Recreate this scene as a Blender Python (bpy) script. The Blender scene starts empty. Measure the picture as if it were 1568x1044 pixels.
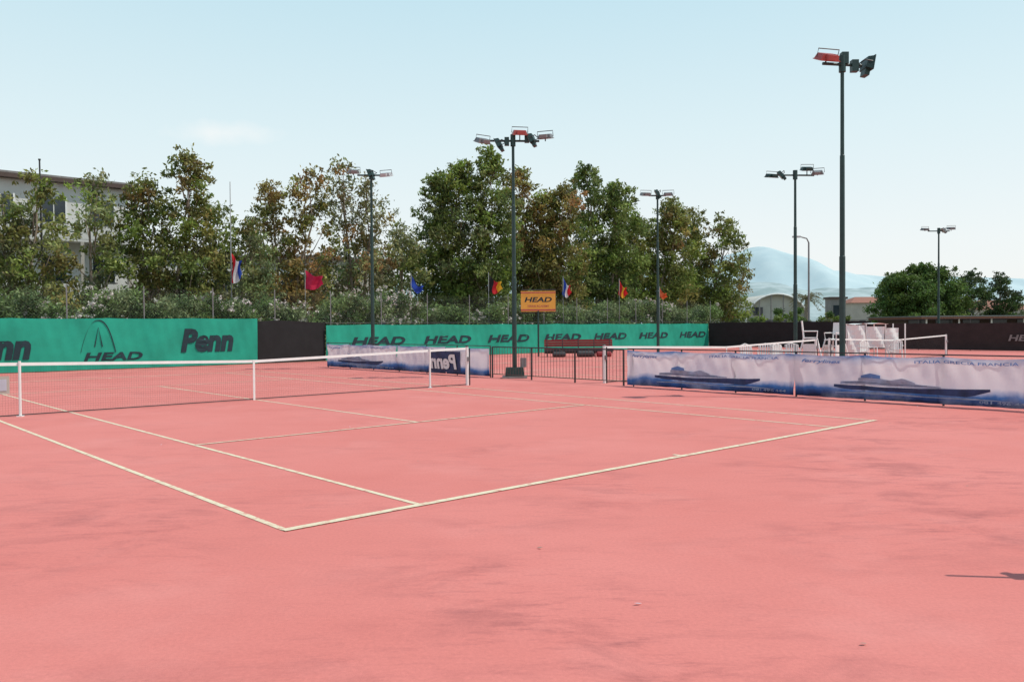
import bpy, math, random
import numpy as np
from mathutils import Vector, Matrix, Euler
random.seed(4); rng=np.random.default_rng(7)
scene=bpy.context.scene
COL=scene.collection
# ---------- site axes: s runs along the baselines / net, t runs along the sidelines ----------
SX,SY=0.7404,0.6722
def cw(s,t,z=0.0): return Vector((SX*s-SY*t, SY*s+SX*t, z))
S0,T0=8.635,18.154      # centre of the main court
# ---------- materials ----------
def new_mat(name):
    m=bpy.data.materials.new(name); m.use_nodes=True
    nt=m.node_tree; b=nt.nodes['Principled BSDF']; return m,nt,b
def noise_node(nt,scale,detail=4,rough=.6,coord='Object',mapscale=None):
    tc=nt.nodes.new('ShaderNodeTexCoord'); n=nt.nodes.new('ShaderNodeTexNoise')
    n.inputs['Scale'].default_value=scale; n.inputs['Detail'].default_value=detail; n.inputs['Roughness'].default_value=rough
    if mapscale:
        mp=nt.nodes.new('ShaderNodeMapping'); mp.inputs['Scale'].default_value=mapscale[0]; mp.inputs['Rotation'].default_value=mapscale[1]
        nt.links.new(tc.outputs[coord],mp.inputs[0]); nt.links.new(mp.outputs[0],n.inputs[0])
    else: nt.links.new(tc.outputs[coord],n.inputs[0])
    return n
def ramp(nt,src,stops):
    r=nt.nodes.new('ShaderNodeValToRGB'); e=r.color_ramp.elements
    while len(e)<len(stops): e.new(.5)
    for i,(p,c) in enumerate(stops):
        e[i].position=p; e[i].color=(c[0],c[1],c[2],1) if not isinstance(c,(int,float)) else (c,c,c,1)
    nt.links.new(src,r.inputs[0]); return r
def mix(nt,fac,a,b,mode='MIX'):
    m=nt.nodes.new('ShaderNodeMix'); m.data_type='RGBA'; m.blend_type=mode
    for s,v in ((m.inputs[0],fac),(m.inputs[6],a),(m.inputs[7],b)):
        if isinstance(v,(int,float)): s.default_value=v
        elif isinstance(v,tuple): s.default_value=(v[0],v[1],v[2],1)
        else: nt.links.new(v,s)
    return m.outputs[2]
def math_node(nt,op,a,b=None,c=None):
    m=nt.nodes.new('ShaderNodeMath'); m.operation=op
    for i,v in enumerate((a,b,c)):
        if v is None: continue
        if isinstance(v,(int,float)): m.inputs[i].default_value=v
        else: nt.links.new(v,m.inputs[i])
    return m.outputs[0]
def mat(name,c,rough=.6,var=.18,scale=6,metal=0,trans=0):
    m,nt,b=new_mat(name)
    n=noise_node(nt,scale)
    k=lambda f:tuple(min(1,x*f) for x in c)
    r=ramp(nt,n.outputs[0],[(.25,k(1-var)),(.75,k(1+var))])
    nt.links.new(r.outputs[0],b.inputs['Base Color'])
    b.inputs['Roughness'].default_value=rough; b.inputs['Metallic'].default_value=metal
    if trans:
        t=nt.nodes.new('ShaderNodeBsdfTranslucent'); nt.links.new(r.outputs[0],t.inputs[0])
        ms=nt.nodes.new('ShaderNodeMixShader'); ms.inputs[0].default_value=trans
        nt.links.new(b.outputs[0],ms.inputs[1]); nt.links.new(t.outputs[0],ms.inputs[2])
        nt.links.new(ms.outputs[0],nt.nodes['Material Output'].inputs[0])
    return m
def leaf_mat(name,trans=.3):
    m,nt,b=new_mat(name)
    a=nt.nodes.new('ShaderNodeAttribute'); a.attribute_name='Col'
    nt.links.new(a.outputs['Color'],b.inputs['Base Color']); b.inputs['Roughness'].default_value=.55
    b.inputs['Specular IOR Level'].default_value=.3
    t=nt.nodes.new('ShaderNodeBsdfTranslucent'); nt.links.new(a.outputs['Color'],t.inputs[0])
    ms=nt.nodes.new('ShaderNodeMixShader'); ms.inputs[0].default_value=trans
    nt.links.new(b.outputs[0],ms.inputs[1]); nt.links.new(t.outputs[0],ms.inputs[2])
    nt.links.new(ms.outputs[0],nt.nodes['Material Output'].inputs[0]); return m
M={}
M['green_paint']=mat('dark_green_paint',(.012,.045,.04),.45,.25)
M['dark']=mat('dark_metal',(.03,.032,.035),.5)
M['rail']=mat('rusty_rail',(.10,.05,.045),.6)
M['steel']=mat('galvanised',(.22,.23,.23),.5,.15,8,.2)
M['red_paint']=mat('faded_red',(.42,.09,.08),.5)
M['bench_red']=mat('bench_red',(.24,.015,.02),.5)
M['glass']=mat('lamp_glass',(.45,.47,.48),.15)
M['white']=mat('white_plastic',(.76,.76,.74),.45,.05)
M['concrete']=mat('concrete',(.22,.21,.2),.9,.25)
M['netcord']=mat('net_cord',(.06,.05,.05),.8)
M['tape']=mat('white_tape',(.75,.75,.73),.7,.06)
M['scr']=mat('green_screen_cloth',(.014,.39,.265),.75,.18,1.1,0,.2)
M['blk']=mat('black_screen_cloth',(.010,.011,.012),.9,.3,2)
M['brn']=mat('brown_screen_cloth',(.03,.020,.019),.9,.3,2)
M['ink']=mat('dark_print',(.008,.03,.04),.8,.2)
M['bark']=mat('bark',(.26,.21,.16),.9,.35,5)
M['leaf']=leaf_mat('eucalyptus_leaves',.4); M['shrub']=leaf_mat('shrub_leaves',.25)
M['navy']=mat('navy_print',(.03,.045,.12),.7,.5,4,0,.15)
M['shipw']=mat('pale_print',(.6,.62,.7),.6,.1,3,0,.3)
M['shipg']=mat('grey_print',(.33,.37,.48),.6,.35,5,0,.3)
M['midblue']=mat('blue_print',(.12,.24,.50),.6,.2,3,0,.3)
M['yellow']=mat('orange_yellow_board',(.76,.40,.06),.6,.1)
M['wall']=mat('white_render_wall',(.60,.60,.57),.9,.08,1)
M['wallb']=mat('beige_render_wall',(.42,.39,.34),.9,.1,1)
M['roofb']=mat('brown_fascia',(.09,.06,.05),.8)
M['win']=mat('window_glass',(.03,.04,.05),.1)
M['tile']=mat('terracotta_tiles',(.28,.12,.08),.8)
M['canvas']=mat('hangar_canvas',(.50,.49,.43),.8,.15,.6)
# ---------- mesh builder ----------
class MB:
    def __init__(s): s.v=[];s.f=[];s.m=[];s.mats=[]
    def mi(s,k):
        k=M[k] if isinstance(k,str) else k
        if k not in s.mats: s.mats.append(k)
        return s.mats.index(k)
    def poly(s,pts,k):
        b=len(s.v); s.v+= [tuple(p) for p in pts]; s.f.append(tuple(range(b,b+len(pts)))); s.m.append(s.mi(k))
    def box(s,c,size,k,rot=None,taper=1.0):
        b=len(s.v); c=Vector(c); i=s.mi(k)
        for z in(-.5,.5):
            tp=taper if z>0 else 1
            for x,y in((-.5,-.5),(.5,-.5),(.5,.5),(-.5,.5)):
                p=Vector((x*size[0]*tp,y*size[1]*tp,z*size[2]))
                if rot: p=rot@p
                s.v.append(tuple(c+p))
        for f in((3,2,1,0),(4,5,6,7),(0,1,5,4),(1,2,6,5),(2,3,7,6),(3,0,4,7)):
            s.f.append(tuple(b+j for j in f)); s.m.append(i)
    def tube(s,pts,rad,k,n=8):
        pts=[Vector(p) for p in pts]; b=len(s.v); i=s.mi(k)
        if isinstance(rad,(int,float)): rad=[rad]*len(pts)
        for j,p in enumerate(pts):
            d=(pts[min(j+1,len(pts)-1)]-pts[max(j-1,0)]).normalized()
            a=d.cross(Vector((0,0,1)) if abs(d.z)<.9 else Vector((1,0,0))).normalized(); c=d.cross(a)
            for q in range(n):
                t=2*math.pi*q/n; s.v.append(tuple(p+rad[j]*(a*math.cos(t)+c*math.sin(t))))
        for j in range(len(pts)-1):
            for q in range(n):
                q2=(q+1)%n; s.f.append((b+j*n+q,b+j*n+q2,b+(j+1)*n+q2,b+(j+1)*n+q)); s.m.append(i)
        s.f.append(tuple(b+q for q in range(n))[::-1]); s.m.append(i)
        e=b+(len(pts)-1)*n; s.f.append(tuple(e+q for q in range(n))); s.m.append(i)
    def sheet(s,fn,a0,a1,b0,b1,na,nb,k):
        b=len(s.v); i=s.mi(k)
        for y in range(nb+1):
            for x in range(na+1): s.v.append(tuple(fn(a0+(a1-a0)*x/na,b0+(b1-b0)*y/nb)))
        for y in range(nb):
            for x in range(na):
                q=b+y*(na+1)+x; s.f.append((q,q+1,q+na+2,q+na+1)); s.m.append(i)
    def build(s,name,parent=None,smooth=False):
        me=bpy.data.meshes.new(name); me.from_pydata(s.v,[],s.f)
        for m in s.mats: me.materials.append(m)
        me.polygons.foreach_set('material_index',s.m)
        if smooth: me.polygons.foreach_set('use_smooth',[True]*len(s.f))
        me.update(); o=bpy.data.objects.new(name,me); COL.objects.link(o)
        if parent: o.parent=parent
        return o
def empty(name,loc=(0,0,0)):
    e=bpy.data.objects.new(name,None); e.empty_display_size=.3; COL.objects.link(e); return e
_tc={}
def text_mesh(txt,bold=0,shear=0):
    key=(txt,bold,shear)
    if key in _tc: return _tc[key]
    c=bpy.data.curves.new('t','FONT'); c.body=txt; c.offset=bold; c.shear=shear; c.resolution_u=3
    o=bpy.data.objects.new('t',c); COL.objects.link(o); bpy.context.view_layer.update()
    me=bpy.data.meshes.new_from_object(o.evaluated_get(bpy.context.evaluated_depsgraph_get()))
    V=np.array([v.co[:2] for v in me.vertices]); F=[tuple(p.vertices) for p in me.polygons]
    V=(V-V.min(0))/(V.max(0)-V.min(0)); bpy.data.objects.remove(o); _tc[key]=(V,F); return _tc[key]
def put_text(mb,txt,fn,k,bold=0,shear=0,mirror=False):
    V,F=text_mesh(txt,bold,shear); b=len(mb.v); i=mb.mi(k)
    for x,y in V: mb.v.append(tuple(fn((1-x) if mirror else x,y)))
    for f in F: mb.f.append(tuple(b+j for j in f)); mb.m.append(i)
# ---------- ground ----------
m,nt,b=new_mat('dry_ground')
n=noise_node(nt,.05,6); r=ramp(nt,n.outputs[0],[(.3,(.16,.15,.10)),(.7,(.26,.23,.17))]); nt.links.new(r.outputs[0],b.inputs[0]); b.inputs['Roughness'].default_value=1
g=MB(); g.poly([(-6000,-6000,-.02),(6000,-6000,-.02),(6000,6000,-.02),(-6000,6000,-.02)],m); g.build('ground')
m,nt,b=new_mat('pink_court_surface')
n1=noise_node(nt,.25,5,.6); base=ramp(nt,n1.outputs[0],[(.3,(.605,.182,.156)),(.7,(.665,.226,.198))]).outputs[0]
n2=noise_node(nt,1.2,9,.68,mapscale=((1,1.7,1),(0,0,.45))); n2.inputs['Distortion'].default_value=.5
mk=ramp(nt,n2.outputs[0],[(.48,0.0),(.68,1.0)]).outputs[0]
n3=noise_node(nt,.34,3,.5); mk3=ramp(nt,n3.outputs[0],[(.42,.10),(.62,1.0)]).outputs[0]
# play area is swept, the run-off round it keeps more dirt: distance from court centre (object space)
tcg=nt.nodes.new('ShaderNodeTexCoord'); sp=nt.nodes.new('ShaderNodeVectorMath'); sp.operation='SUBTRACT'
cc0=cw(S0,T0); sp.inputs[1].default_value=(cc0.x,cc0.y,0); nt.links.new(tcg.outputs['Object'],sp.inputs[0])
ln_=nt.nodes.new('ShaderNodeVectorMath'); ln_.operation='LENGTH'; nt.links.new(sp.outputs[0],ln_.inputs[0])
edge=nt.nodes.new('ShaderNodeMapRange'); edge.inputs['From Min'].default_value=9; edge.inputs['From Max'].default_value=15.5; edge.inputs['To Min'].default_value=.35; edge.inputs['To Max'].default_value=1.0; nt.links.new(ln_.outputs['Value'],edge.inputs[0])
area=math_node(nt,'MULTIPLY',mk3,edge.outputs[0])
f1=math_node(nt,'MULTIPLY',math_node(nt,'MULTIPLY',mk,area),.62)
c1=mix(nt,f1,base,(.25,.075,.078))
n4=noise_node(nt,2.4,9,.74,mapscale=((1,4.0,1),(0,0,-.6))); mk4=ramp(nt,n4.outputs[0],[(.52,0.0),(.68,.6)]).outputs[0]
c2=mix(nt,math_node(nt,'MULTIPLY',mk4,area),c1,(.28,.088,.09))
n7=noise_node(nt,.7,6,.6); c2b=mix(nt,ramp(nt,n7.outputs[0],[(.52,0.0),(.75,.4)]).outputs[0],c2,(.70,.28,.25))
n5=noise_node(nt,38,5,.75); gr=ramp(nt,n5.outputs[0],[(.3,.90),(.7,1.07)]).outputs[0]
c3=mix(nt,1.0,c2b,gr,'MULTIPLY'); nt.links.new(c3,b.inputs[0]); b.inputs['Roughness'].default_value=.8; b.inputs['Specular IOR Level'].default_value=.2
bp=nt.nodes.new('ShaderNodeBump'); bp.inputs['Strength'].default_value=.25; bp.inputs['Distance'].default_value=.01
n6=noise_node(nt,120,3); nt.links.new(n6.outputs[0],bp.inputs['Height']); nt.links.new(bp.outputs[0],b.inputs['Normal'])
pink=m
g=MB(); g.poly([cw(-20,-25),cw(54.5,-25),cw(54.5,36.8),cw(-20,36.8)],pink); g.build('tennis_court_surface')
# fallen leaves and bits
g=MB(); rs=random.Random(5)
for i in range(150):
    s,t=rs.uniform(-4,17.2),rs.uniform(-2,34)
    if rs.random()<.5: s=17.3-abs(rs.gauss(0,.35))
    p=cw(s,t,.012); a=rs.uniform(0,6.28); L_=rs.uniform(.012,.03); u=Vector((math.cos(a),math.sin(a),.15))*L_; v=Vector((-math.sin(a),math.cos(a),.1))*L_*.4
    g.poly([p-u,p+v,p+u,p-v],'bark' if rs.random()<.8 else 'shipw')
g.build('fallen_leaves')
# ---------- lines ----------
m,nt,b=new_mat('line_paint'); n=noise_node(nt,9,6,.7)
r=ramp(nt,n.outputs[0],[(.36,(.62,.30,.23)),(.48,(.68,.60,.42)),(.7,(.74,.67,.49))]); nt.links.new(r.outputs[0],b.inputs[0]); b.inputs['Roughness'].default_value=.8
lm=m
def court_lines(name,sc,tc,dc=-.2):
    L=MB()
    def ln(x0,y0,x1,y1,w,z=.004):
        if abs(x0-x1)<1e-6: p=[(x0-w/2,y0),(x0+w/2,y0),(x0+w/2,y1),(x0-w/2,y1)]
        else: p=[(x0,y0-w/2),(x1,y0-w/2),(x1,y0+w/2),(x0,y0+w/2)]
        L.poly([cw(sc+a,tc+c,z) for a,c in p],lm)
    for sg in(-1,1):
        ln(sg*5.485,-11.885,sg*5.485,11.885,.06); ln(-5.51,sg*11.885,5.51,sg*11.885,.09,.008)
        ln(sg*4.115,-11.84,sg*4.115,11.84,.06); ln(-4.115,sg*6.4,4.115,sg*6.4,.06,.008)
        ln(0,sg*11.72,0,sg*11.84,.06)
    ln(dc,-6.4,dc,6.4,.06); L.build(name)
court_lines('court_lines',S0,T0); court_lines('court_lines',24.6,15.8,0); court_lines('court_lines',38.1,16,0)
# ---------- nets ----------
def net(name,t,sp,sc,sticks=()):
    s0,s1=sp; e=empty(name); n=MB()
    def top(s):
        k=min(1,abs(s-sc)/((s1-s0)/2)); return .925+.145*k
    N=int((s1-s0)/.047); w=.0008
    for i in range(N+1):
        s=s0+(s1-s0)*i/N; n.poly([cw(s-w,t,.03),cw(s+w,t,.03),cw(s+w,t,top(s)),cw(s-w,t,top(s))],'netcord')
    for j in range(21):
        f=j/21
        for (a,b2) in((s0,sc),(sc,s1)):
            za=.03+(top(a)-.03)*f; zb=.03+(top(b2)-.03)*f
            n.poly([cw(a,t,za-w),cw(b2,t,zb-w),cw(b2,t,zb+w),cw(a,t,za+w)],'netcord')
    n.build('mesh',e); n=MB()
    for sg in(-1,1):
        segs=40
        for i in range(segs):
            a=s0+(s1-s0)*i/segs; b2=s0+(s1-s0)*(i+1)/segs
            n.poly([cw(a,t+sg*.012,top(a)-.055),cw(b2,t+sg*.012,top(b2)-.055),cw(b2,t+sg*.006,top(b2)+.005),cw(a,t+sg*.006,top(a)+.005)],'tape')
    n.box(cw(sc,t-.016,.46),(.05,.01,.92),'tape',Matrix.Rotation(math.atan2(SY,SX),3,'Z'))
    n.tube([cw(s0,t,.03),cw(s1,t,.03)],.012,'netcord',5)
    n.build('top_band_and_strap',e); n=MB()
    for s in(s0,s1):
        n.tube([cw(s,t,0),cw(s,t,1.09)],.045,'white',12); n.tube([cw(s,t,1.09),cw(s,t,1.12)],[.05,.03],'dark',12)
        n.box(cw(s,t-.06,.75),(.06,.06,.12),'steel'); n.tube([cw(s+.07,t-.03,0),cw(s+.07,t-.03,1.05)],.02,'dark',6)
    for s in sticks: n.tube([cw(s,t-.03,0),cw(s,t-.03,1.07)],.026,'white',8); n.box(cw(s,t-.03,.01),(.1,.1,.02),'white')
    n.build('posts',e); return e
nt1=net('tennis_net',T0,(S0-6.4,S0+6.11),S0-.27,(S0-5.03,S0+4.78))
sg=MB(); sg.box(cw(3.25,T0-.03,.62),(.36,.02,.34),'wallb',Matrix.Rotation(math.atan2(SY,SX),3,'Z')); sg.box(cw(3.25,T0-.045,.62),(.26,.008,.22),'shipw',Matrix.Rotation(math.atan2(SY,SX),3,'Z')); sg.build('sign_plate',nt1)
net('tennis_net',15.8,(17.95,30.4),24.2); net('tennis_net',16,(31.9,44.2),38.1)
# ---------- back fence with windscreens ----------
TB=36.45
def wr(a,z,A=1): return A*(.03*math.sin(a*2.3+z*1.7+2*math.sin(a*.5))+.016*math.sin(a*6.1-z*3.2)+.008*math.sin(a*13+z*7))
def fence_frame(mb,fn,a0,a1,h,step,k='steel',r=.025,rail=True):
    a=a0
    while a<=a1+.01: mb.tube([fn(a,0),fn(a,h)],r,k,6); a+=step
    if rail: mb.tube([fn(a0,h),fn(a1,h)],r*.7,k,6)
def chain(mb,fn,a0,a1,z0,z1,sp,k='steel',w=.0014):
    h=z1-z0; a=a0
    while a+h<a1:
        mb.poly([fn(a-w,z0),fn(a+w,z0),fn(a+h+w,z1),fn(a+h-w,z1)],k); mb.poly([fn(a+h-w,z0),fn(a+h+w,z0),fn(a+w,z1),fn(a-w,z1)],k)
        a+=sp
back=lambda o:(lambda a,z:cw(a,TB+o,z))
e=empty('green_windscreen_fence')
mb=MB(); 
ht=lambda s:2.14-.035*abs(math.sin(s*.9))**.5
mb.sheet(lambda a,z:cw(a,TB+wr(a,z),.03+z*(ht(a)-.03)),-6,17.0,0,1,230,12,'scr'); mb.build('windscreen_left',e,True)
mb=MB(); ht2=lambda s:1.84-.05*abs(math.sin(s*.68))**.5-.0015*(s-20)
mb.sheet(lambda a,z:cw(a,TB+wr(a+3,z),.03+z*(ht2(a)-.03)),20.6,53.4,0,1,320,12,'scr'); mb.build('windscreen_right',e,True)
mb=MB(); mb.sheet(lambda a,z:cw(a,TB+.1+wr(a,z)*.5,.03+z*(1.95-.05*math.sin(a*1.3))),17.0,20.6,0,1,30,8,'blk'); mb.build('black_screen',e,True)
def tfL(a0,w,z0,h,ph,H):
    return lambda x,y:cw(a0+w*x,TB-.022+wr(a0+w*x+ph,(z0+h*y)/H),z0+h*y)
mb=MB()
for s in(23.7,28.25,32.85,37.45,42.05,46.7,51.35): put_text(mb,'HEAD',tfL(s-1.65,3.3,.74,.43,3,1.8),'ink',.035,.2)
put_text(mb,'Penn',tfL(13.45,2.4,.62,1.05,0,2.1),'ink',.05,.2); put_text(mb,'Penn',tfL(5.25,2.4,.5,1.05,0,2.1),'ink',.05,.2)
put_text(mb,'HEAD',tfL(9.55,2.3,.38,.34,0,2.1),'ink',.03,.2)
Q=lambda a,z:cw(a,TB-.022+wr(a,z/2.1),z)
pts=[]
for i in range(33):
    u=-1+2*i/32; z=.72+1.32*(1-abs(u)**2.3); pts.append((10.1+.66*u,z))
for i in range(32):
    (a,z),(c,z2)=pts[i],pts[i+1]; w=.022
    mb.poly([Q(a-w*.6,z-w),Q(c-w*.6,z2-w),Q(c+w*.6,z2+w),Q(a+w*.6,z+w)],'ink')
for off in(-.14,.14):
    for i in range(8):
        z0=.95+i*.1; w=.022*(1-i/9)
        mb.poly([Q(10.1+off*(1-i/8)-w,z0),Q(10.1+off*(1-i/8)+w,z0),Q(10.1+off*(1-(i+1)/8)+w,z0+.1),Q(10.1+off*(1-(i+1)/8)-w,z0+.1)],'ink')
mb.build('printed_lettering',e)
mb=MB(); fence_frame(mb,back(.22),-6,54,3.5,3.0,rail=False); chain(mb,back(.2),-6,54,1.5,3.4,.13); mb.tube([back(.22)(-6,1.9),back(.22)(54,1.9)],.012,'dark',5); mb.build('chain_link',e)
# ---------- side fence : banners + railing ----------
SF=17.5
e=empty('advertising_banner_fence')
m,nt,b=new_mat('sea_banner_cloth')
tc=nt.nodes.new('ShaderNodeTexCoord'); sp=nt.nodes.new('ShaderNodeSeparateXYZ'); nt.links.new(tc.outputs['Object'],sp.inputs[0])
nn=noise_node(nt,.9,6,.62); av=math_node(nt,'MULTIPLY_ADD',math_node(nt,'SUBTRACT',nn.outputs[0],.5),.36,sp.outputs[2])
r=ramp(nt,av,[(.04,(.006,.012,.04)),(.12,(.015,.045,.16)),(.22,(.04,.14,.38)),(.28,(.34,.42,.60)),(.36,(.70,.70,.76)),(.80,(.76,.75,.78)),(.91,(.55,.62,.74)),(.99,(.10,.24,.52))])
nx=noise_node(nt,.6,6,.65); tint=mix(nt,ramp(nt,nx.outputs[0],[(.49,0.0),(.64,.35)]).outputs[0],r.outputs[0],(.38,.43,.58))
nt.links.new(tint,b.inputs[0]); b.inputs['Roughness'].default_value=.6
t=nt.nodes.new('ShaderNodeBsdfTranslucent'); nt.links.new(tint,t.inputs[0]); ms=nt.nodes.new('ShaderNodeMixShader'); ms.inputs[0].default_value=.4
nt.links.new(b.outputs[0],ms.inputs[1]); nt.links.new(t.outputs[0],ms.inputs[2]); nt.links.new(ms.outputs[0],nt.nodes['Material Output'].inputs[0])
M['sea']=m
def bw(a,z): return .9*wr(a*1.3,z*2)+.014*math.sin(a*17+z*4)+.012*math.sin(a*9-z*8)
def banner(t0,L,flip=False,ph=0,ship=True):
    mb=MB(); H=1.0
    top=lambda a:H-.035*abs(math.sin(math.pi*a/1.6))-.01
    P=lambda a,z,o=0:cw(SF-o+bw(a+ph,z),t0-a,.04+z*(top(a)-.04))
    mb.sheet(lambda a,z:P(a,z),0,L,0,1,int(L*16),10,'sea')
    if ship:
        sc=L/5.0
        def strip(a0,a1,lo,hi,k,o,n=22):
            for i in range(n):
                p=a0+(a1-a0)*i/n; q=a0+(a1-a0)*(i+1)/n
                mb.poly([P(p*sc,lo(p),o),P(q*sc,lo(q),o),P(q*sc,hi(q),o),P(p*sc,hi(p),o)],k)
        lin=lambda pts:(lambda a:float(np.interp(a,[x for x,_ in pts],[y for _,y in pts])))
        strip(.95,4.1,lin([(.95,.27),(1.3,.22),(3.0,.20),(3.7,.18),(4.1,.32)]),lin([(.95,.33),(1.9,.30),(3.4,.33),(4.1,.37)]),'navy',.018)
        strip(1.0,4.5,lin([(1,.13),(4.5,.12)]),lin([(1,.145),(2,.19),(3,.14),(3.8,.16),(4.5,.13)]),'shipg',.02)
        strip(1.1,3.2,lin([(1.1,.34),(3.2,.33)]),lin([(1.1,.40),(1.5,.42),(1.9,.45),(2.5,.43),(3.2,.36)]),'shipg',.022)
        strip(1.5,2.7,lin([(1.5,.43),(2.7,.41)]),lin([(1.5,.48),(1.7,.52),(2.2,.47),(2.45,.53),(2.7,.43)]),'shipg',.026)
        strip(1.55,1.95,lin([(1.5,.49),(2,.49)]),lin([(1.55,.54),(1.75,.60),(1.95,.56)]),'midblue',.029,4)
        strip(1.15,2.95,lin([(1,.385),(3,.37)]),lin([(1,.395),(3,.38)]),'navy',.03)
        put_text(mb,'ITALIA GRECIA FRANCIA',lambda x,y:P((2.7+1.9*x)*sc,.87+.065*y,.035),'midblue',.01)
        put_text(mb,'ferrylines',lambda x,y:P((.2+.9*x)*sc,.80+.11*y,.035),'midblue',.02,.3)
        put_text(mb,'081 496 444',lambda x,y:P((3.9+.9*x)*sc,.06+.06*y,.035),'shipg',.02)
    return mb
for i,(t0,L) in enumerate(((30.9,5.2),(25.7,3.0),(14.58,4.97),(9.6,4.97),(4.6,4.97),(-.4,4.97),(-5.4,4.97))):
    banner(t0,L,ph=i*1.7,ship=(i!=1)).build('banner_%d'%i,e,True)
mb=MB()
mb.sheet(lambda a,z:cw(SF+bw(a,z)*.5,22.68-a,.04+z*.9),0,2.3,0,1,20,6,'sea')
mb.sheet(lambda a,z:cw(SF-.05+bw(a,z)*.5,23.6-a,.1+z*.72),0,1.75,0,1,16,6,'navy')
put_text(mb,'Penn',lambda x,y:cw(SF-.09,23.5-1.5*x,.2+.52*y),'tape',.04,.2,True)
mb.build('reversed_banner',e,True)
mb=MB(); side=lambda a,z:cw(SF+.06,a,z)
fence_frame(mb,side,-8,14.6,1.03,1.6,'dark',.022); fence_frame(mb,side,20.4,31,1.03,1.75,'dark',.022); mb.build('fence_frame',e)
e=empty('metal_railing'); mb=MB(); 
fence_frame(mb,side,14.75,20.3,1.0,1.85,'dark',.03); mb.tube([side(14.6,.12),side(20.3,.12)],.013,'rail',6)
a=14.75
while a<20.3: mb.tube([side(a,.12),side(a,1.0)],.0065,'rail',5); a+=.13
mb.build('pickets',e)
# ---------- floodlight posts ----------
def floodlight(mb,p,yaw,tilt,body,sz=1.0):
    R=Matrix.Rotation(yaw,3,'Z')@Matrix.Rotation(tilt,3,'X')
    p=Vector(p)
    mb.box(p,(.46*sz,.30*sz,.13*sz),body,R,.8); mb.box(p+R@Vector((0,0,-.07*sz)),(.49*sz,.33*sz,.02),body,R); mb.box(p+R@Vector((0,0,-.083*sz)),(.43*sz,.27*sz,.012),'glass',R)
    mb.box(p+R@Vector((0,-.2*sz,.0)),(.24*sz,.14*sz,.11*sz),body,R)
    mb.tube([p+R@Vector((-.26*sz,0,-.02)),p+R@Vector((-.26*sz,0,.16)),p+R@Vector((.26*sz,0,.16)),p+R@Vector((.26*sz,0,-.02))],.014,'dark',5)
def post(X,Y,H,ang,half,lights,r=.075,plinth=False,boxes=()):
    mb=MB(); d=Vector((math.cos(ang),math.sin(ang),0)); o=Vector((X,Y,0))
    mb.tube([o,o+Vector((0,0,H*.42)),o+Vector((0,0,H*.422)),o+Vector((0,0,H*.72)),o+Vector((0,0,H*.722)),o+Vector((0,0,H))],[r,r,r*.85,r*.8,r*.66,r*.6],'green_paint',12)
    mb.tube([o,o+Vector((0,0,.04))],r*2.2,'green_paint',10)
    mb.tube([o+d*(-half)+Vector((0,0,H-.08)),o+d*half+Vector((0,0,H-.08))],.035,'green_paint',8)
    mb.tube([o+Vector((0,0,H-.25)),o+Vector((0,0,H+.12))],r*1.15,'green_paint',10)
    for (a,off,z,yaw,tilt,body) in lights:
        q=o+d*a+Vector((off[0],off[1],H+z)); mb.tube([o+d*a+Vector((0,0,H-.08)),q],.02,'green_paint',6); floodlight(mb,q,yaw,tilt,body)
    for (a,z) in boxes: mb.box(o+d*a+Vector((0,0,H+z)),(.15,.15,.26),'green_paint')
    if plinth: mb.box(o+Vector((0,-.05,.17)),(.62,.5,.34),'green_paint',None,.92); mb.box(o+Vector((0.28,-.1,.5)),(.2,.12,.3),'steel'); mb.box(o+Vector((0,-.05,.03)),(.8,.7,.06),'concrete')
    return mb.build('floodlight_post')
R=math.radians
post(7.51,18.66,7.60,R(10),.48,[(-.42,(0,-.12),.04,R(14),R(24),'red_paint'),(.54,(.06,0),-.05,R(-88),R(80),'green_paint')],.066,False,((.30,-.10),(.05,.06)))
post(.08,26.6,7.72,R(4),.85,[(-.98,(0,-.05),-.08,R(35),R(20),'steel'),(-.45,(0,.1),-.14,R(80),R(65),'green_paint'),(.22,(0,-.1),.18,R(10),R(15),'red_paint'),(.62,(0,0),.0,R(75),R(70),'green_paint'),(1.05,(0,0),.08,R(-20),R(12),'steel')],.075,True,((-.2,-.1),(.45,.0)))
post(-5.61,33.1,7.85,R(3),.55,[(-.7,(0,0),.08,R(15),R(15),'steel'),(.0,(0,0),.0,R(80),R(70),'green_paint'),(.6,(0,0),-.04,R(-20),R(15),'glass')],.075)
post(11.67,33.8,7.85,R(5),.8,[(-1.0,(0,0),-.1,R(20),R(10),'green_paint'),(-.6,(0,0),-.05,R(70),R(50),'green_paint'),(.5,(0,0),.2,R(0),R(15),'green_paint'),(.95,(0,0),.05,R(-20),R(20),'steel')],.08)
post(6.8,38.2,7.75,R(2),.4,[(-.55,(0,0),.0,R(10),R(12),'steel'),(.0,(0,0),.05,R(80),R(60),'green_paint'),(.5,(0,0),.0,R(-10),R(12),'steel')],.07)
post(27.7,53.3,7.7,R(0),.7,[(-.9,(0,0),.05,R(10),R(10),'steel'),(.3,(0,0),.0,R(80),R(50),'steel'),(.8,(0,0),.1,R(-10),R(10),'steel')],.08)
mb=MB(); o=Vector((4.25,5.22,0)); mb.tube([o,o+Vector((0,0,2.45))],[.02,.017],'green_paint',8); mb.tube([o,o+Vector((0,0,.05))],[.2,.16],'concrete',14); mb.box(o+Vector((0,.03,1.6)),(.13,.13,.1),'green_paint'); mb.tube([o+Vector((0,0,1.6)),o+Vector((-.02,.1,1.7))],.04,'dark',6); mb.build('portable_pole')
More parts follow.
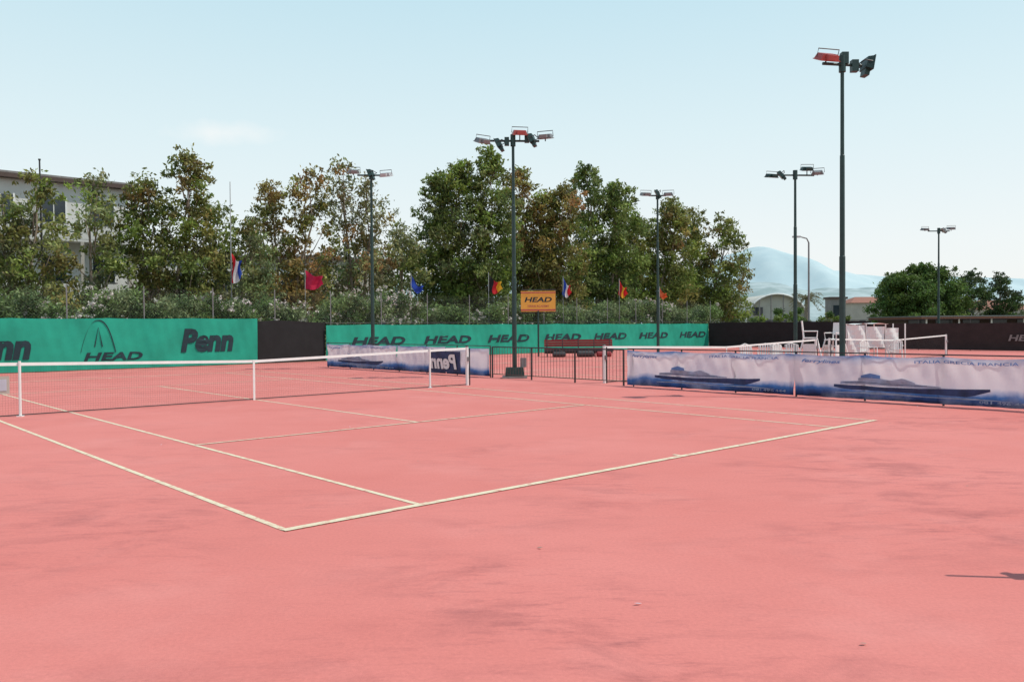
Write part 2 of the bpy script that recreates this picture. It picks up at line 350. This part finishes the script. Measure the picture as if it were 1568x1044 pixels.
mb=MB(); o=Vector((21.7,60,0)); mb.tube([o,o+Vector((0,0,7.6)),o+Vector((-.15,0,7.9)),o+Vector((-.7,0,8.05))],[.09,.06,.05,.04],'steel',8); mb.box(o+Vector((-.9,0,8.03)),(.55,.2,.12),'glass'); mb.build('street_lamp')
# ---------- flags ----------
def flat(n,c): M[n]=mat(n,c,.8,.1,5,0,.35)
flat('f_red',(.6,.02,.03)); flat('f_white',(.75,.75,.75)); flat('f_blue',(.03,.08,.45)); flat('f_yel',(.8,.45,.03)); flat('f_blk',(.02,.02,.02)); flat('f_mag',(.62,.02,.08)); flat('f_org',(.7,.13,.04))
def flag(X,Y,H,cols,w,h,drop=.6,r=.03,zt=None,vertical=False,side=1):
    mb=MB(); mb.tube([(X,Y,0),(X,Y,H)],[r,r*.5],'steel',6); zt=zt or H-.1
    nx=12; ny=len(cols)*3
    def P(i,j):
        a=i/nx; b=j/ny
        return (X+side*a*w*(1-.25*drop)+.06*math.sin(b*5+a*3), Y+.12*math.sin(a*9+b*2), zt-b*h*(1-.55*a)-a*w*drop*(1+.4*math.sin(a*5)))
    for i in range(nx):
        for j in range(ny):
            c=cols[min(len(cols)-1,int((i/nx if vertical else j/ny)*len(cols)))]
            mb.poly([P(i,j),P(i+1,j),P(i+1,j+1),P(i,j+1)],c)
    mb.build('flag_on_pole',None,True)
flag(-14.25,41.8,9.1,['f_red','f_white','f_blue'],.7,1.5,1.0,.04,5.5,side=1,vertical=True); 
flag(-10.7,42.6,4.75,['f_mag'],1.05,.95,.5,.025,side=1)
flag(-5.7,46.6,4.7,['f_blue','f_blue'],.95,.55,1.1)
flag(-1.4,50,4.95,['f_blk','f_red','f_yel'],1.0,1.0,.8,side=1,vertical=True)
flag(3.35,53.5,4.9,['f_blue','f_white','f_red'],.7,1.1,1.2,vertical=True)
flag(7.4,56.5,4.9,['f_red','f_yel','f_red'],.75,1.0,1.2,vertical=True)
flag(10.8,60,4.5,['f_org'],.7,.6,1.0)
mb=MB(); mb.tube([(-23.8,41.8,0),(-23.9,41.8,10.3)],[.06,.04],'dark',8); mb.tube([(-23.9,41.8,10.25),(-23.9,41.8,10.33)],.06,'dark',6); mb.build('flagpole')
# ---------- hanging sign ----------
mb=MB(); o=Vector((1.45,45,0)); mb.tube([o,o+Vector((0,0,2.5))],.05,'green_paint',8)
mb.tube([o+Vector((-.9,.06,2.4)),o+Vector((-.9,.06,3.65)),o+Vector((.95,.06,3.65)),o+Vector((.95,.06,2.4)),o+Vector((-.9,.06,2.4))],.03,'dark',6)
mb.box(o+Vector((0,0,3.02)),(1.9,.05,1.12),'yellow'); mb.box(o+Vector((0,-.035,3.5)),(1.9,.02,.06),'red_paint'); mb.box(o+Vector((0,-.035,2.55)),(1.9,.02,.08),'red_paint')
put_text(mb,'HEAD',lambda x,y:o+Vector((-.75+1.5*x,-.03,2.98+.27*y)),'ink',.03,.2); put_text(mb,'TENNIS ACADEMY',lambda x,y:o+Vector((-.6+1.2*x,-.03,2.70+.12*y)),'red_paint',.02)
mb.build('orange_sign_board')
# ---------- red bench ----------
def bench(X,Y,L):
    mb=MB(); o=Vector((X,Y,0))
    for i in range(4): mb.box(o+Vector((0,-.22+.13*i,.45)),(L,.1,.035),'bench_red')
    for i in range(3): mb.box(o+Vector((0,.3+.03*i,.6+.13*i)),(L,.03,.12),'bench_red')
    mb.box(o+Vector((0,-.26,.36)),(L,.03,.14),'dark'); mb.box(o+Vector((0,.28,.32)),(L,.03,.3),'dark')
    for k in range(5):
        x=-L/2+.15+(L-.3)*k/4
        mb.tube([o+Vector((x,-.25,0)),o+Vector((x,-.25,.43)),o+Vector((x,.25,.43)),o+Vector((x,.37,.92))],.03,'dark',6); mb.tube([o+Vector((x,.28,0)),o+Vector((x,.25,.43))],.025,'dark',6)
        mb.box(o+Vector((x,.0,.25)),(.05,.5,.04),'dark')
    return mb.build('red_bench')
bench(3.6,44.3,3.7)
def bag(x,y,w,h,k='dark'):
    mb=MB(); o=Vector((x,y,0)); mb.tube([o+Vector((-w/2,0,h/2)),o+Vector((-w*.42,0,h/2)),o+Vector((w*.42,0,h/2)),o+Vector((w/2,0,h/2))],[h*.3,h*.5,h*.5,h*.3],k,12); mb.tube([o+Vector((-w*.25,0,h)),o+Vector((0,0,h*1.4)),o+Vector((w*.25,0,h))],.02,'dark',6); mb.build('sports_bag')
bag(3.9,43.7,.9,.34); bag(2.5,43.75,.7,.3); bag(4.9,43.8,.8,.3,'bench_red')
# ---------- chairs ----------
def plastic_chair(X,Y,yaw):
    mb=MB(); R3=Matrix.Rotation(yaw,3,'Z'); o=Vector((X,Y,0)); T=lambda x,y,z:o+R3@Vector((x,y,z))
    mb.sheet(lambda a,b:T(a,b,.43-.03*math.cos(a*6)),-.23,.23,-.22,.22,4,4,'white')
    for i in range(5): mb.box(T(-.18+.09*i,.26,.68),(.06,.02,.42),'white',R3)
    mb.tube([T(-.25,.2,.45),T(-.24,.28,.85),T(0,.3,.93),T(.24,.28,.85),T(.25,.2,.45)],.022,'white',6)
    for x in(-.25,.25):
        for y in(-.22,.22): mb.tube([T(x*1.1,y*1.15,0),T(x,y,.43)],[.018,.028],'white',6)
        mb.tube([T(x*1.1,-.22,.43),T(x*1.12,-.2,.66),T(x*1.1,.25,.66)],.024,'white',6)
    mb.build('plastic_chair')
for x,y,a in((9.0,31.2,.2),(9.75,31.6,-.3),(10.3,31.3,.5),(10.9,31.9,-.2),(15.2,35,.4),(17.3,37,-.5)): plastic_chair(x,y,a)
def umpire(X,Y,yaw,H=1.75):
    mb=MB(); R3=Matrix.Rotation(yaw,3,'Z'); o=Vector((X,Y,0)); T=lambda x,y,z:o+R3@Vector((x,y,z)); h=H-.7
    for x in(-1,1):
        for y in(-1,1): mb.tube([T(x*.42,y*.5,0),T(x*.25,y*.25,h)],.032,'white',8)
        mb.tube([T(x*.25,-.25,h),T(x*.27,-.28,h+.28),T(x*.27,.25,h+.28)],.025,'white',6); mb.tube([T(x*.25,.25,h),T(x*.25,.32,H)],.028,'white',6)
        mb.box(T(x*.3,0,h*.55),(.04,.55,.5),'white',R3)
    mb.box(T(0,0,h),(.58,.55,.05),'white',R3); mb.box(T(0,.3,H-.25),(.52,.03,.5),'white',R3@Matrix.Rotation(-.1,3,'X'))
    for i in range(3): f=(i+1)/4; mb.box(T(0,-.5+.25*f,h*f),(.8-.3*f,.08,.03),'white',R3)
    mb.box(T(0,-.34,.3+h*.25),(.5,.04,.1),'white',R3)
    mb.build('umpire_chair')
umpire(12.1,33.3,1.2,1.8); umpire(13.2,33.6,-1.0,1.72)
mb=MB(); o=Vector((16.8,38.5,0))
for x in(-1.35,-.45,.45,1.35):
    for y in(-.6,.6): mb.tube([o+Vector((x,y,0)),o+Vector((x,y,1.66))],.03,'white',6)
for i in range(3):
    mb.sheet(lambda a,z:o+Vector((a,-.63+.05*math.sin(a*9+z*4),z)),-1.33+.9*i,-.5+.9*i-(.25 if i==2 else 0),.25 if i!=1 else .55,1.6-.07*i,8,6,'white')
mb.sheet(lambda a,b:o+Vector((a,b,1.68-.04*abs(a)+.02*math.sin(a*8))),-1.4,.6,-.65,.65,10,4,'white')
mb.box(o+Vector((.9,0,.8)),(.8,.8,.05),'white'); mb.build('white_canopy_stand')
# ---------- far side fence ----------
e=empty('dark_mesh_fence'); SR=53.4
mb=MB(); mb.sheet(lambda a,z:cw(SR+wr(a,z)*.6,a,.03+z*(1.83-.04*abs(math.sin(a)))),24,36.4,0,1,60,6,'blk'); mb.sheet(lambda a,z:cw(SR+wr(a,z)*.6,a,.03+z*1.62),-6,24,0,1,120,6,'brn'); mb.build('screen',e,True)
mb=MB(); f=lambda a,z:cw(SR+.12,a,z); fence_frame(mb,f,-6,36.4,1.9,3.0,'dark'); 
for t in(15.9,11.5): put_text(mb,'HEAD',lambda x,y,t=t:cw(SR-.1,t-1.9*x,.6+.36*y),'concrete',.03,.2)
mb.build('frame',e)
e=empty('low_clubhouse'); mb=MB(); mb.box((36.5,66,1.1),(12,5,2.2),'roofb'); mb.build('walls',e)
mb=MB(); mb.box((36.5,64.6,2.05),(13,9,.12),'tile'); mb.box((36.5,64.6,2.16),(13.2,9.2,.08),'concrete'); mb.build('roof',e)
mb=MB()
for i in range(6): mb.box((31.3+i*2.1,63.48,1.2),(1.3,.06,1.4),'win'); mb.tube([(30.6+i*2.4,60.6,0),(30.6+i*2.4,60.6,2.0)],.06,'white',6)
mb.build('windows_and_posts',e)
# ---------- foliage ----------
def leaf_mesh(name,C,size,col,mt,parent,asp=.42,droop=.5):
    N=len(C); a=rng.normal(size=(N,3)); a[:,2]-=droop*1.5; a/=np.linalg.norm(a,axis=1)[:,None]
    b=np.cross(a,rng.normal(size=(N,3))); b/=np.linalg.norm(b,axis=1)[:,None]
    l=(size*rng.uniform(.6,1.3,N))[:,None]*.5; w=l*asp
    V=np.stack([C-a*l,C+b*w-a*l*.1,C+a*l,C-b*w-a*l*.1],1).reshape(-1,3)
    me=bpy.data.meshes.new(name); me.vertices.add(4*N); me.vertices.foreach_set('co',V.astype(np.float32).ravel())
    me.loops.add(4*N); me.loops.foreach_set('vertex_index',np.arange(4*N,dtype=np.int32))
    me.polygons.add(N); me.polygons.foreach_set('loop_start',np.arange(0,4*N,4,dtype=np.int32)); 
    me.update(calc_edges=True)
    at=me.color_attributes.new('Col','FLOAT_COLOR','POINT'); cc=np.ones((4*N,4),np.float32); cc[:,:3]=np.repeat(col,4,axis=0); at.data.foreach_set('color',cc.ravel())
    me.materials.append(mt); o=bpy.data.objects.new(name,me); COL.objects.link(o); o.parent=parent; return o
GREEN=np.array([.21,.29,.055]); DG=np.array([.09,.155,.04]); OLIVE=np.array([.23,.25,.08]); BROWN=np.array([.38,.22,.09]); GREY=np.array([.24,.28,.16])
def puff(c,r,n,flat=.8):
    d=rng.normal(size=(n,3)); d/=np.linalg.norm(d,axis=1)[:,None]
    rad=rng.random(n)**.5*(1+.22*rng.normal(size=n))
    p=d*(rad*r)[:,None]; p[:,2]*=flat; return c+p
def tree(name,X,Y,H,W,base,pal,dens=1.0,seed=0,leaf=.26,tops=2,shape='euc',k=1.5):
    rs=random.Random(seed); e=empty(name); tb=MB(); C=[];Cc=[]
    lobes=[]
    for i in range(tops):
        off=0 if tops==1 else (i-(tops-1)/2)/(tops-1)*W*.46
        top=H if i==seed%tops else H*rs.uniform(.86,.96)
        wd=W*(1 if tops==1 else (.78 if tops==2 else .62))
        lobes.append((X+off+rs.uniform(-.15,.15)*W*.2,Y+rs.uniform(-1,1)*W*.12,top,wd))
    for li,(lx,ly,lt,wd) in enumerate(lobes):
        mid=Vector((X+(lx-X)*.5,Y,base+(lt-base)*.3)); m2=Vector((lx+rs.uniform(-.3,.3),ly,base+(lt-base)*.62))
        tb.tube([(X+(lx-X)*.15,Y,0),Vector((X+(lx-X)*.25,Y,base*.6)),mid,m2,Vector((lx,ly,lt-.6))],[.014*H,.011*H,.007*H,.05,.015],'bark',7)
        K=int(wd*(lt-base)*k)
        for i in range(K):
            h=(i+rs.random())/K
            if shape=='euc':
                env=.5*math.sin(math.pi*(.22+.72*h**1.15))**.7
            else: env=math.sqrt(max(.04,1-(1.7*h-.7)**2))*.5
            env=env*wd*rs.uniform(.85,1.14)
            r=rs.uniform(.5,1.05)*(.68+wd*.075)*(1-.25*h)
            an=rs.uniform(0,6.283); rr=max(0,env-r*.45)*math.sqrt(rs.random())
            c=np.array([lx+math.cos(an)*rr,ly+math.sin(an)*rr,base+.1+h*(lt-base-.1-r*.8)])
            n=int(125*dens*r*r/.45*(.26/leaf)**1.6)
            P=[puff(c,r,n,.85 if shape=='euc' else .6)]
            for q in range(2):
                c2=c+np.array([rs.uniform(-1,1)*r*1.2,rs.uniform(-1,1)*r*1.2,rs.uniform(-1.0,.9)*r]); P.append(puff(c2,r*.4,n//4))
            P=np.vstack(P); C.append(P)
            w=[rs.random()**2*x for x in pal[1]]; sw=sum(w); colr=sum(pal[0][j]*w[j] for j in range(len(w)))/sw*rs.uniform(.6,1.35)
            Cc.append(colr*rng.uniform(.55,1.45,(len(P),1))*(1+rng.normal(size=(len(P),3))*.06))
            if i%3==0:
                st=Vector((X+(lx-X)*.8,ly,max(base*.8,c[2]-r-1.4))); tb.tube([st,(st+Vector(c))/2+Vector((0,0,-.15)),Vector(c)],[.045,.03,.012],'bark',5)
    tb.build('trunk',e,True); C=np.vstack(C); Cc=np.clip(np.vstack(Cc),.005,.75)
    leaf_mesh('foliage',C,leaf,Cc,M['leaf'],e)
G=([GREEN,DG,OLIVE,GREY],[1,.5,.4,.15]); MX=([GREEN,OLIVE,BROWN,GREY],[1,.8,.35,.4]); BR=([BROWN,OLIVE,GREEN],[1.1,.7,.4]); GY=([GREY,OLIVE,GREEN,BROWN],[.8,.7,.9,.1])
N='eucalyptus_tree'
tree(N,-24.8,41.4,9.9,4.3,1.8,MX,.8,1,tops=2,k=1.35)
tree(N,-22.2,43.3,10.2,3.4,1.8,GY,.6,2,tops=1,k=1.3)
tree(N,-19.2,45.9,11.8,5.0,2.0,([OLIVE,DG,BROWN,GREEN],[1,.6,.3,.7]),.9,3,tops=2)
tree(N,-16.4,48.5,9.3,4.6,1.8,GY,.8,4,tops=2)
tree(N,-13.9,50.9,11.9,5.1,2.0,BR,.85,5,tops=2,k=1.35)
tree(N,-10.1,54.1,13.0,4.7,2.5,([GREY,BROWN,OLIVE],[1,.45,.7]),.6,6,tops=2,k=1.1)
tree(N,-7.5,56.5,9.1,3.8,1.8,GY,.75,7,tops=1)
tree(N,-3.6,60.1,14.8,8.0,2.2,G,.85,8,tops=3,leaf=.29)
tree(N,2.4,65.8,14.4,7.4,2.2,([BROWN,OLIVE,GREEN],[.7,.9,.7]),.9,9,tops=3,leaf=.3)
tree(N,8.0,70.9,15.7,6.8,2.2,G,.9,10,tops=2,leaf=.31)
tree(N,12.9,75.2,13.4,7.2,2.2,([GREEN,OLIVE,BROWN],[1,.8,.15]),.9,11,tops=2,leaf=.32)
tree(N,19.2,81.1,13.5,7.6,2.2,([OLIVE,GREEN,BROWN],[.9,1,.2]),.75,12,tops=2,leaf=.33,k=1.2)
tree('stone_pine_tree',40.3,80,7.6,8.8,1.0,([DG,GREEN*.7],[1,.4]),1.5,13,tops=1,shape='round',leaf=.28,k=2.4)
tree('cedar_tree',54.9,95,8.0,6.4,1.2,([DG*.75,GREY*.4],[1,.5]),.9,14,tops=2,shape='round',leaf=.3,k=1.6)
def mass(name,xs,dep,n_per,leaf,cols,seed=1,npf=110):
    e=empty(name); C=[];Cc=[]
    rs=random.Random(seed)
    for (x,y,h) in xs:
        for k in range(n_per):
            c=np.array([x+rs.uniform(-1,1)*dep,y+rs.uniform(-1,1)*dep,h*rs.uniform(.15,.88)]); r=rs.uniform(.5,1)*h*.2
            P=puff(c,r,npf); C.append(P); Cc.append(cols[rs.randrange(len(cols))]*rs.uniform(.6,1.2)*rng.uniform(.6,1.4,(len(P),1))*np.ones((1,3)))
    leaf_mesh('foliage',np.vstack(C),leaf,np.vstack(Cc),M['leaf'],e)
pts=[]
for i in range(28):
    s=6+i*2.8; p=cw(s,53); pts.append((p.x,p.y,(random.uniform(4.5,5.8) if i<9 else random.uniform(7.5,10))))
mass('background_trees',pts,1.9,12,.38,[DG,OLIVE*.75,GREEN*.75,GREY*.6])
pts=[(30+i*2.6+random.uniform(-1,1),105+random.uniform(-8,8),random.uniform(2.4,4.2)) for i in range(26)]
mass('distant_shrubs',pts,2,7,.4,[DG,GREEN*.8,OLIVE],3,150)
# oleander hedge
e=empty('oleander_hedge'); C=[];Cc=[];F=[];Fc=[]
s=-4.0; rs=random.Random(9)
while s<57:
    Hh=3.1+.35*math.sin(s*.55)+.3*math.sin(s*1.7+1)+rs.uniform(-.35,.35)
    for k in range(9):
        z=rs.uniform(.88,1.0)*Hh if k<4 else rs.uniform(.3,.92)*Hh
        t=38.3+rs.uniform(-.7,1.0); p=cw(s+rs.uniform(-.4,.4),t,z-.3); r=rs.uniform(.28,.6)
        P=puff(np.array(p),r,int(120*(r/.42)**2),.9); C.append(P); cb=[np.array([.17,.26,.08]),np.array([.08,.135,.045]),np.array([.21,.27,.12])][rs.randrange(3)]
        Cc.append(cb*rng.uniform(.55,1.45,(len(P),1))*np.ones((1,3)))
        if rs.random()<(.6 if (s<16 or 19<s<30) else .25)*(.5+.5*math.sin(s*.8)):
            d=rng.normal(size=(16,3)); d[:,2]=abs(d[:,2]); d/=np.linalg.norm(d,axis=1)[:,None]
            q=np.array(p)+d*r*1.0+np.array([SY*.12,-SX*.12,0]); 
            for c in q[:6]:
                F.append(c+rng.normal(size=(6,3))*.05)
                Fc.append(np.tile(np.array([.66,.60,.56]),(6,1)))
    s+=.5
leaf_mesh('foliage',np.vstack(C),.19,np.vstack(Cc),M['shrub'],e,.35,-.3); leaf_mesh('blossom',np.vstack(F),.11,np.vstack(Fc),M['shrub'],e,.8,0)
# low palm
mb=MB(); o=Vector((40.2,112,0)); mb.tube([o,o+Vector((0,0,5.2))],[.3,.22],'bark',8); e=mb.build('palm_tree'); C=[]
for i in range(34):
    an=i*2.4; el=.9-1.3*(i/34)
    for j in range(26):
        f=j/25; C.append([o.x+math.cos(an)*f*2.3*math.cos(el*.6),o.y+math.sin(an)*f*2.3,5.2+f*2.3*math.sin(el)-1.2*f*f])
C=np.array(C); leaf_mesh('fronds',C,.4,np.tile(np.array([.22,.2,.11]),(len(C),1))*rng.uniform(.6,1.3,(len(C),1)),M['leaf'],e,.25,.3)
# ---------- buildings ----------
def block(e,s0,s1,t0,t1,H,floors,wallk,over=.5,name='walls',bal=True,roof='roofb'):
    ang=math.atan2(SY,SX); Rm=Matrix.Rotation(ang,3,'Z'); mb=MB(); w=s1-s0; d=t1-t0; c=cw((s0+s1)/2,(t0+t1)/2,0)
    mb.box(c+Vector((0,0,H/2)),(w,d,H),wallk,Rm); fh=H/floors; mb.build(name,e)
    mb=MB(); mb.box(c+Vector((0,0,H+.13)),(w+2*over,d+2*over,.26),roof,Rm); mb.box(c+Vector((0,0,H+.33)),(w+2*over-.3,d+2*over-.3,.14),'concrete',Rm); mb.build('roof',e)
    mb=MB(); n=int(w/2.6)
    for f in range(floors):
        for i in range(n):
            s=s0+w*(i+.5)/n; z=f*fh+fh*.52
            mb.box(cw(s,t0-.01,z),(1.3,.08,1.5),'win',Rm); mb.box(cw(s,t0-.06,z),(.06,.06,1.5),wallk,Rm)
            for x in(-.7,.7): mb.box(cw(s+x,t0-.05,z),(.1,.12,1.7),'white',Rm)
            mb.box(cw(s,t0-.08,z-.82),(1.6,.2,.1),'concrete',Rm)
        if bal and f>0:
            mb.box(cw((s0+s1)/2,t0-.6,f*fh),(w,1.2,.18),'wall',Rm); mb.box(cw((s0+s1)/2,t0-1.17,f*fh+.5),(w-.02,.08,.85),'wall',Rm)
            for i in range(n+1): mb.box(cw(s0+.15+(w-.3)*i/n,t0-1.12,f*fh-fh/2),(.2,.2,fh-.2),'wallb',Rm)
    mb.build('windows_and_balconies',e)
e=empty('white_apartment_building'); block(e,-8,17.6,57,69,10.8,3,'wall')
e=empty('white_annex_building'); block(e,18.8,32,60,68,6.8,2,'wall',.3,bal=False)
e=empty('beige_house'); block(e,40,50,74,82,8.5,3,'wallb',.3,bal=False)
def house(name,X,Y,w,d,H,wallk):
    e=empty(name); mb=MB(); mb.box((X,Y,H/2),(w,d,H),wallk); mb.build('walls',e); mb=MB(); o=.4; r=H+w*.16
    A=[(X-w/2-o,Y-d/2-o,H),(X+w/2+o,Y-d/2-o,H),(X+w/2+o,Y+d/2+o,H),(X-w/2-o,Y+d/2+o,H)]; p,q=(X-w/4,Y,r),(X+w/4,Y,r)
    mb.poly([A[0],A[1],q,p],'tile'); mb.poly([A[1],A[2],q],'tile'); mb.poly([A[2],A[3],p,q],'tile'); mb.poly([A[3],A[0],p],'tile'); mb.build('roof',e)
    mb=MB(); n=int(w/2.5)
    for f in range(max(1,int(H/2.8))):
        for i in range(n): mb.box((X-w/2+w*(i+.5)/n,Y-d/2-.01,1.5+2.8*f),(1,.08,1.3),'win'); mb.box((X-w/2+w*(i+.5)/n,Y-d/2-.05,.8+2.8*f),(1.2,.14,.08),'concrete')
    mb.build('windows',e)
house('tiled_roof_house',58,135,6.5,6,5.0,'wallb'); house('tiled_roof_house',73,140,7,6,3.6,'wall'); house('tiled_roof_house',34,150,12,7,4.2,'wallb'); house('tiled_roof_house',88,150,11,7,4.0,'wallb')
# arched hangar
e=empty('arched_hangar'); X,Y,r=38.8,120,4.6; mb=MB(); n=18
arc=[(X+r*math.cos(math.pi*i/n),2.0+4.1*math.sin(math.pi*i/n)) for i in range(n+1)]
for i in range(n): mb.poly([(arc[i][0],Y,arc[i][1]),(arc[i+1][0],Y,arc[i+1][1]),(arc[i+1][0],Y+18,arc[i+1][1]),(arc[i][0],Y+18,arc[i][1])],'canvas')
for sx in(-1,1): mb.poly([(X+sx*r,Y,0),(X+sx*r,Y+18,0),(X+sx*r,Y+18,2),(X+sx*r,Y,2)],'canvas')
mb.poly([(X-r,Y+.8,2),(X-r,Y+.8,0),(X+r,Y+.8,0)]+[(a,Y+.8,z) for a,z in arc[:-1]],'canvas')
for i in range(n): 
    mb.tube([(arc[i][0],Y,arc[i][1]),(arc[i+1][0],Y,arc[i+1][1])],.12,'white',6)
for x in(-2.6,-.9,.9,2.6): zt=2+4.1*math.sqrt(1-(x/r)**2); mb.tube([(X+x,Y,0),(X+x,Y,zt)],.09,'concrete',6)
mb.tube([(X-r,Y,2.4),(X+r,Y,2.4)],.09,'concrete',6); mb.box((X,Y+.7,1.2),(3.2,.1,2.4),'concrete'); mb.box((X-2.6,Y+.7,3.6),(1.4,.1,1.2),'win')
mb.build('shell',e)
mb=MB(); mb.box((46.5,118,2.6),(2.2,2,5.2),'concrete'); mb.box((46.5,118,5.35),(2.6,2.4,.3),'roofb'); mb.box((46.5,116.98,3),(1.4,.06,2.6),'win'); mb.box((46.5,116.95,1),(1.5,.1,.1),'white'); mb.build('utility_tower')
# ---------- hills ----------
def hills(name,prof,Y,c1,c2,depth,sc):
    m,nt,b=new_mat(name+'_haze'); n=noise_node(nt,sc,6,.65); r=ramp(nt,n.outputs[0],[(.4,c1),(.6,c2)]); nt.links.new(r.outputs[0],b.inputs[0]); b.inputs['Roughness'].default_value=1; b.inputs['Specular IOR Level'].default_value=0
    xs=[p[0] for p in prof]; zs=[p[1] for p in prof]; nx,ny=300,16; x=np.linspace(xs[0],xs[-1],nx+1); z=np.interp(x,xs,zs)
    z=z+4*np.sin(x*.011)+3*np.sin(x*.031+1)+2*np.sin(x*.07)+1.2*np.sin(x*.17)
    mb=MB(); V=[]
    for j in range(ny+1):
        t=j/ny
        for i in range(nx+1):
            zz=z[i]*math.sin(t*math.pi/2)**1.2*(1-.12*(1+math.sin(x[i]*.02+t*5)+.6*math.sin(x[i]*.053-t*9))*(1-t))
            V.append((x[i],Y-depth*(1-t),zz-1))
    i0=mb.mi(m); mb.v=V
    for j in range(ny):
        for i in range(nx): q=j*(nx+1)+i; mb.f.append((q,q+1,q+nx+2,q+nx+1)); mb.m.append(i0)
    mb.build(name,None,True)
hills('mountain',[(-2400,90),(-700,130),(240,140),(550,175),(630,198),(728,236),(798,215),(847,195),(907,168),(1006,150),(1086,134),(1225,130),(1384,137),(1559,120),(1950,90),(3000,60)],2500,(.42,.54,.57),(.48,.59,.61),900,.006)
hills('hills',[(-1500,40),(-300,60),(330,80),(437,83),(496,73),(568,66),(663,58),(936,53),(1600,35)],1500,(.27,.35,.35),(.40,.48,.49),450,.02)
# ---------- light ----------
w=bpy.data.worlds.new('World'); scene.world=w; w.use_nodes=True; nt=w.node_tree; bg=nt.nodes['Background']
sky=nt.nodes.new('ShaderNodeTexSky'); sky.sky_type='NISHITA'; sky.sun_disc=False; sky.sun_elevation=R(60.5); sky.sun_rotation=R(98); sky.air_density=1.0; sky.dust_density=1.5; sky.ozone_density=1.0; sky.altitude=0
tc=nt.nodes.new('ShaderNodeTexCoord')
sz=nt.nodes.new('ShaderNodeSeparateXYZ'); nt.links.new(tc.outputs['Generated'],sz.inputs[0])
hz=ramp(nt,sz.outputs[2],[(0.0,(.98,.98,.97)),(.09,(.93,.98,.98)),(.22,(.79,.94,.97)),(.38,(.60,.84,.93)),(.65,(.27,.45,.64)),(1.0,(.15,.28,.47))])
sc_=nt.nodes.new('ShaderNodeVectorMath'); sc_.operation='SCALE'; sc_.inputs['Scale'].default_value=1/.12; nt.links.new(hz.outputs[0],sc_.inputs[0])
hazed=mix(nt,.88,sky.outputs[0],sc_.outputs[0])
vs=nt.nodes.new('ShaderNodeVectorMath'); vs.operation='SUBTRACT'; vs.inputs[1].default_value=(-.318,.922,.218); nt.links.new(tc.outputs['Generated'],vs.inputs[0])
vm=nt.nodes.new('ShaderNodeVectorMath'); vm.operation='MULTIPLY'; vm.inputs[1].default_value=(20,10,70); nt.links.new(vs.outputs[0],vm.inputs[0])
vl=nt.nodes.new('ShaderNodeVectorMath'); vl.operation='LENGTH'; nt.links.new(vm.outputs[0],vl.inputs[0])
nz=nt.nodes.new('ShaderNodeTexNoise'); nz.inputs['Scale'].default_value=26; nz.inputs['Detail'].default_value=6; nt.links.new(tc.outputs['Generated'],nz.inputs[0])
ma=math_node(nt,'MULTIPLY_ADD',nz.outputs[0],1.9,vl.outputs['Value'])
mr=nt.nodes.new('ShaderNodeMapRange'); mr.inputs['From Min'].default_value=.8; mr.inputs['From Max'].default_value=2.0; mr.inputs['To Min'].default_value=.7; mr.inputs['To Max'].default_value=0; nt.links.new(ma,mr.inputs[0])
cm=mix(nt,mr.outputs[0],hazed,(8.0,8.1,8.0)); nt.links.new(cm,bg.inputs[0]); bg.inputs[1].default_value=.12
L=bpy.data.lights.new('sun','SUN'); L.energy=3.5; L.angle=R(.5); L.color=(1,.94,.84); lo=bpy.data.objects.new('sun',L); lo.rotation_euler=Euler((0,R(29.5),R(-8))); COL.objects.link(lo)
# ---------- camera ----------
c=bpy.data.cameras.new('camera'); c.lens=28.86; c.sensor_width=36; c.clip_end=12000; c.clip_start=.05
co=bpy.data.objects.new('camera',c); COL.objects.link(co)
co.matrix_world=Matrix.Translation((0,0,1.672))@Matrix.Rotation(R(90-1.03),4,'X')@Matrix.Rotation(R(-.43),4,'Z')
scene.camera=co
scene.view_settings.view_transform='Standard'; scene.view_settings.look='None'; scene.view_settings.exposure=0
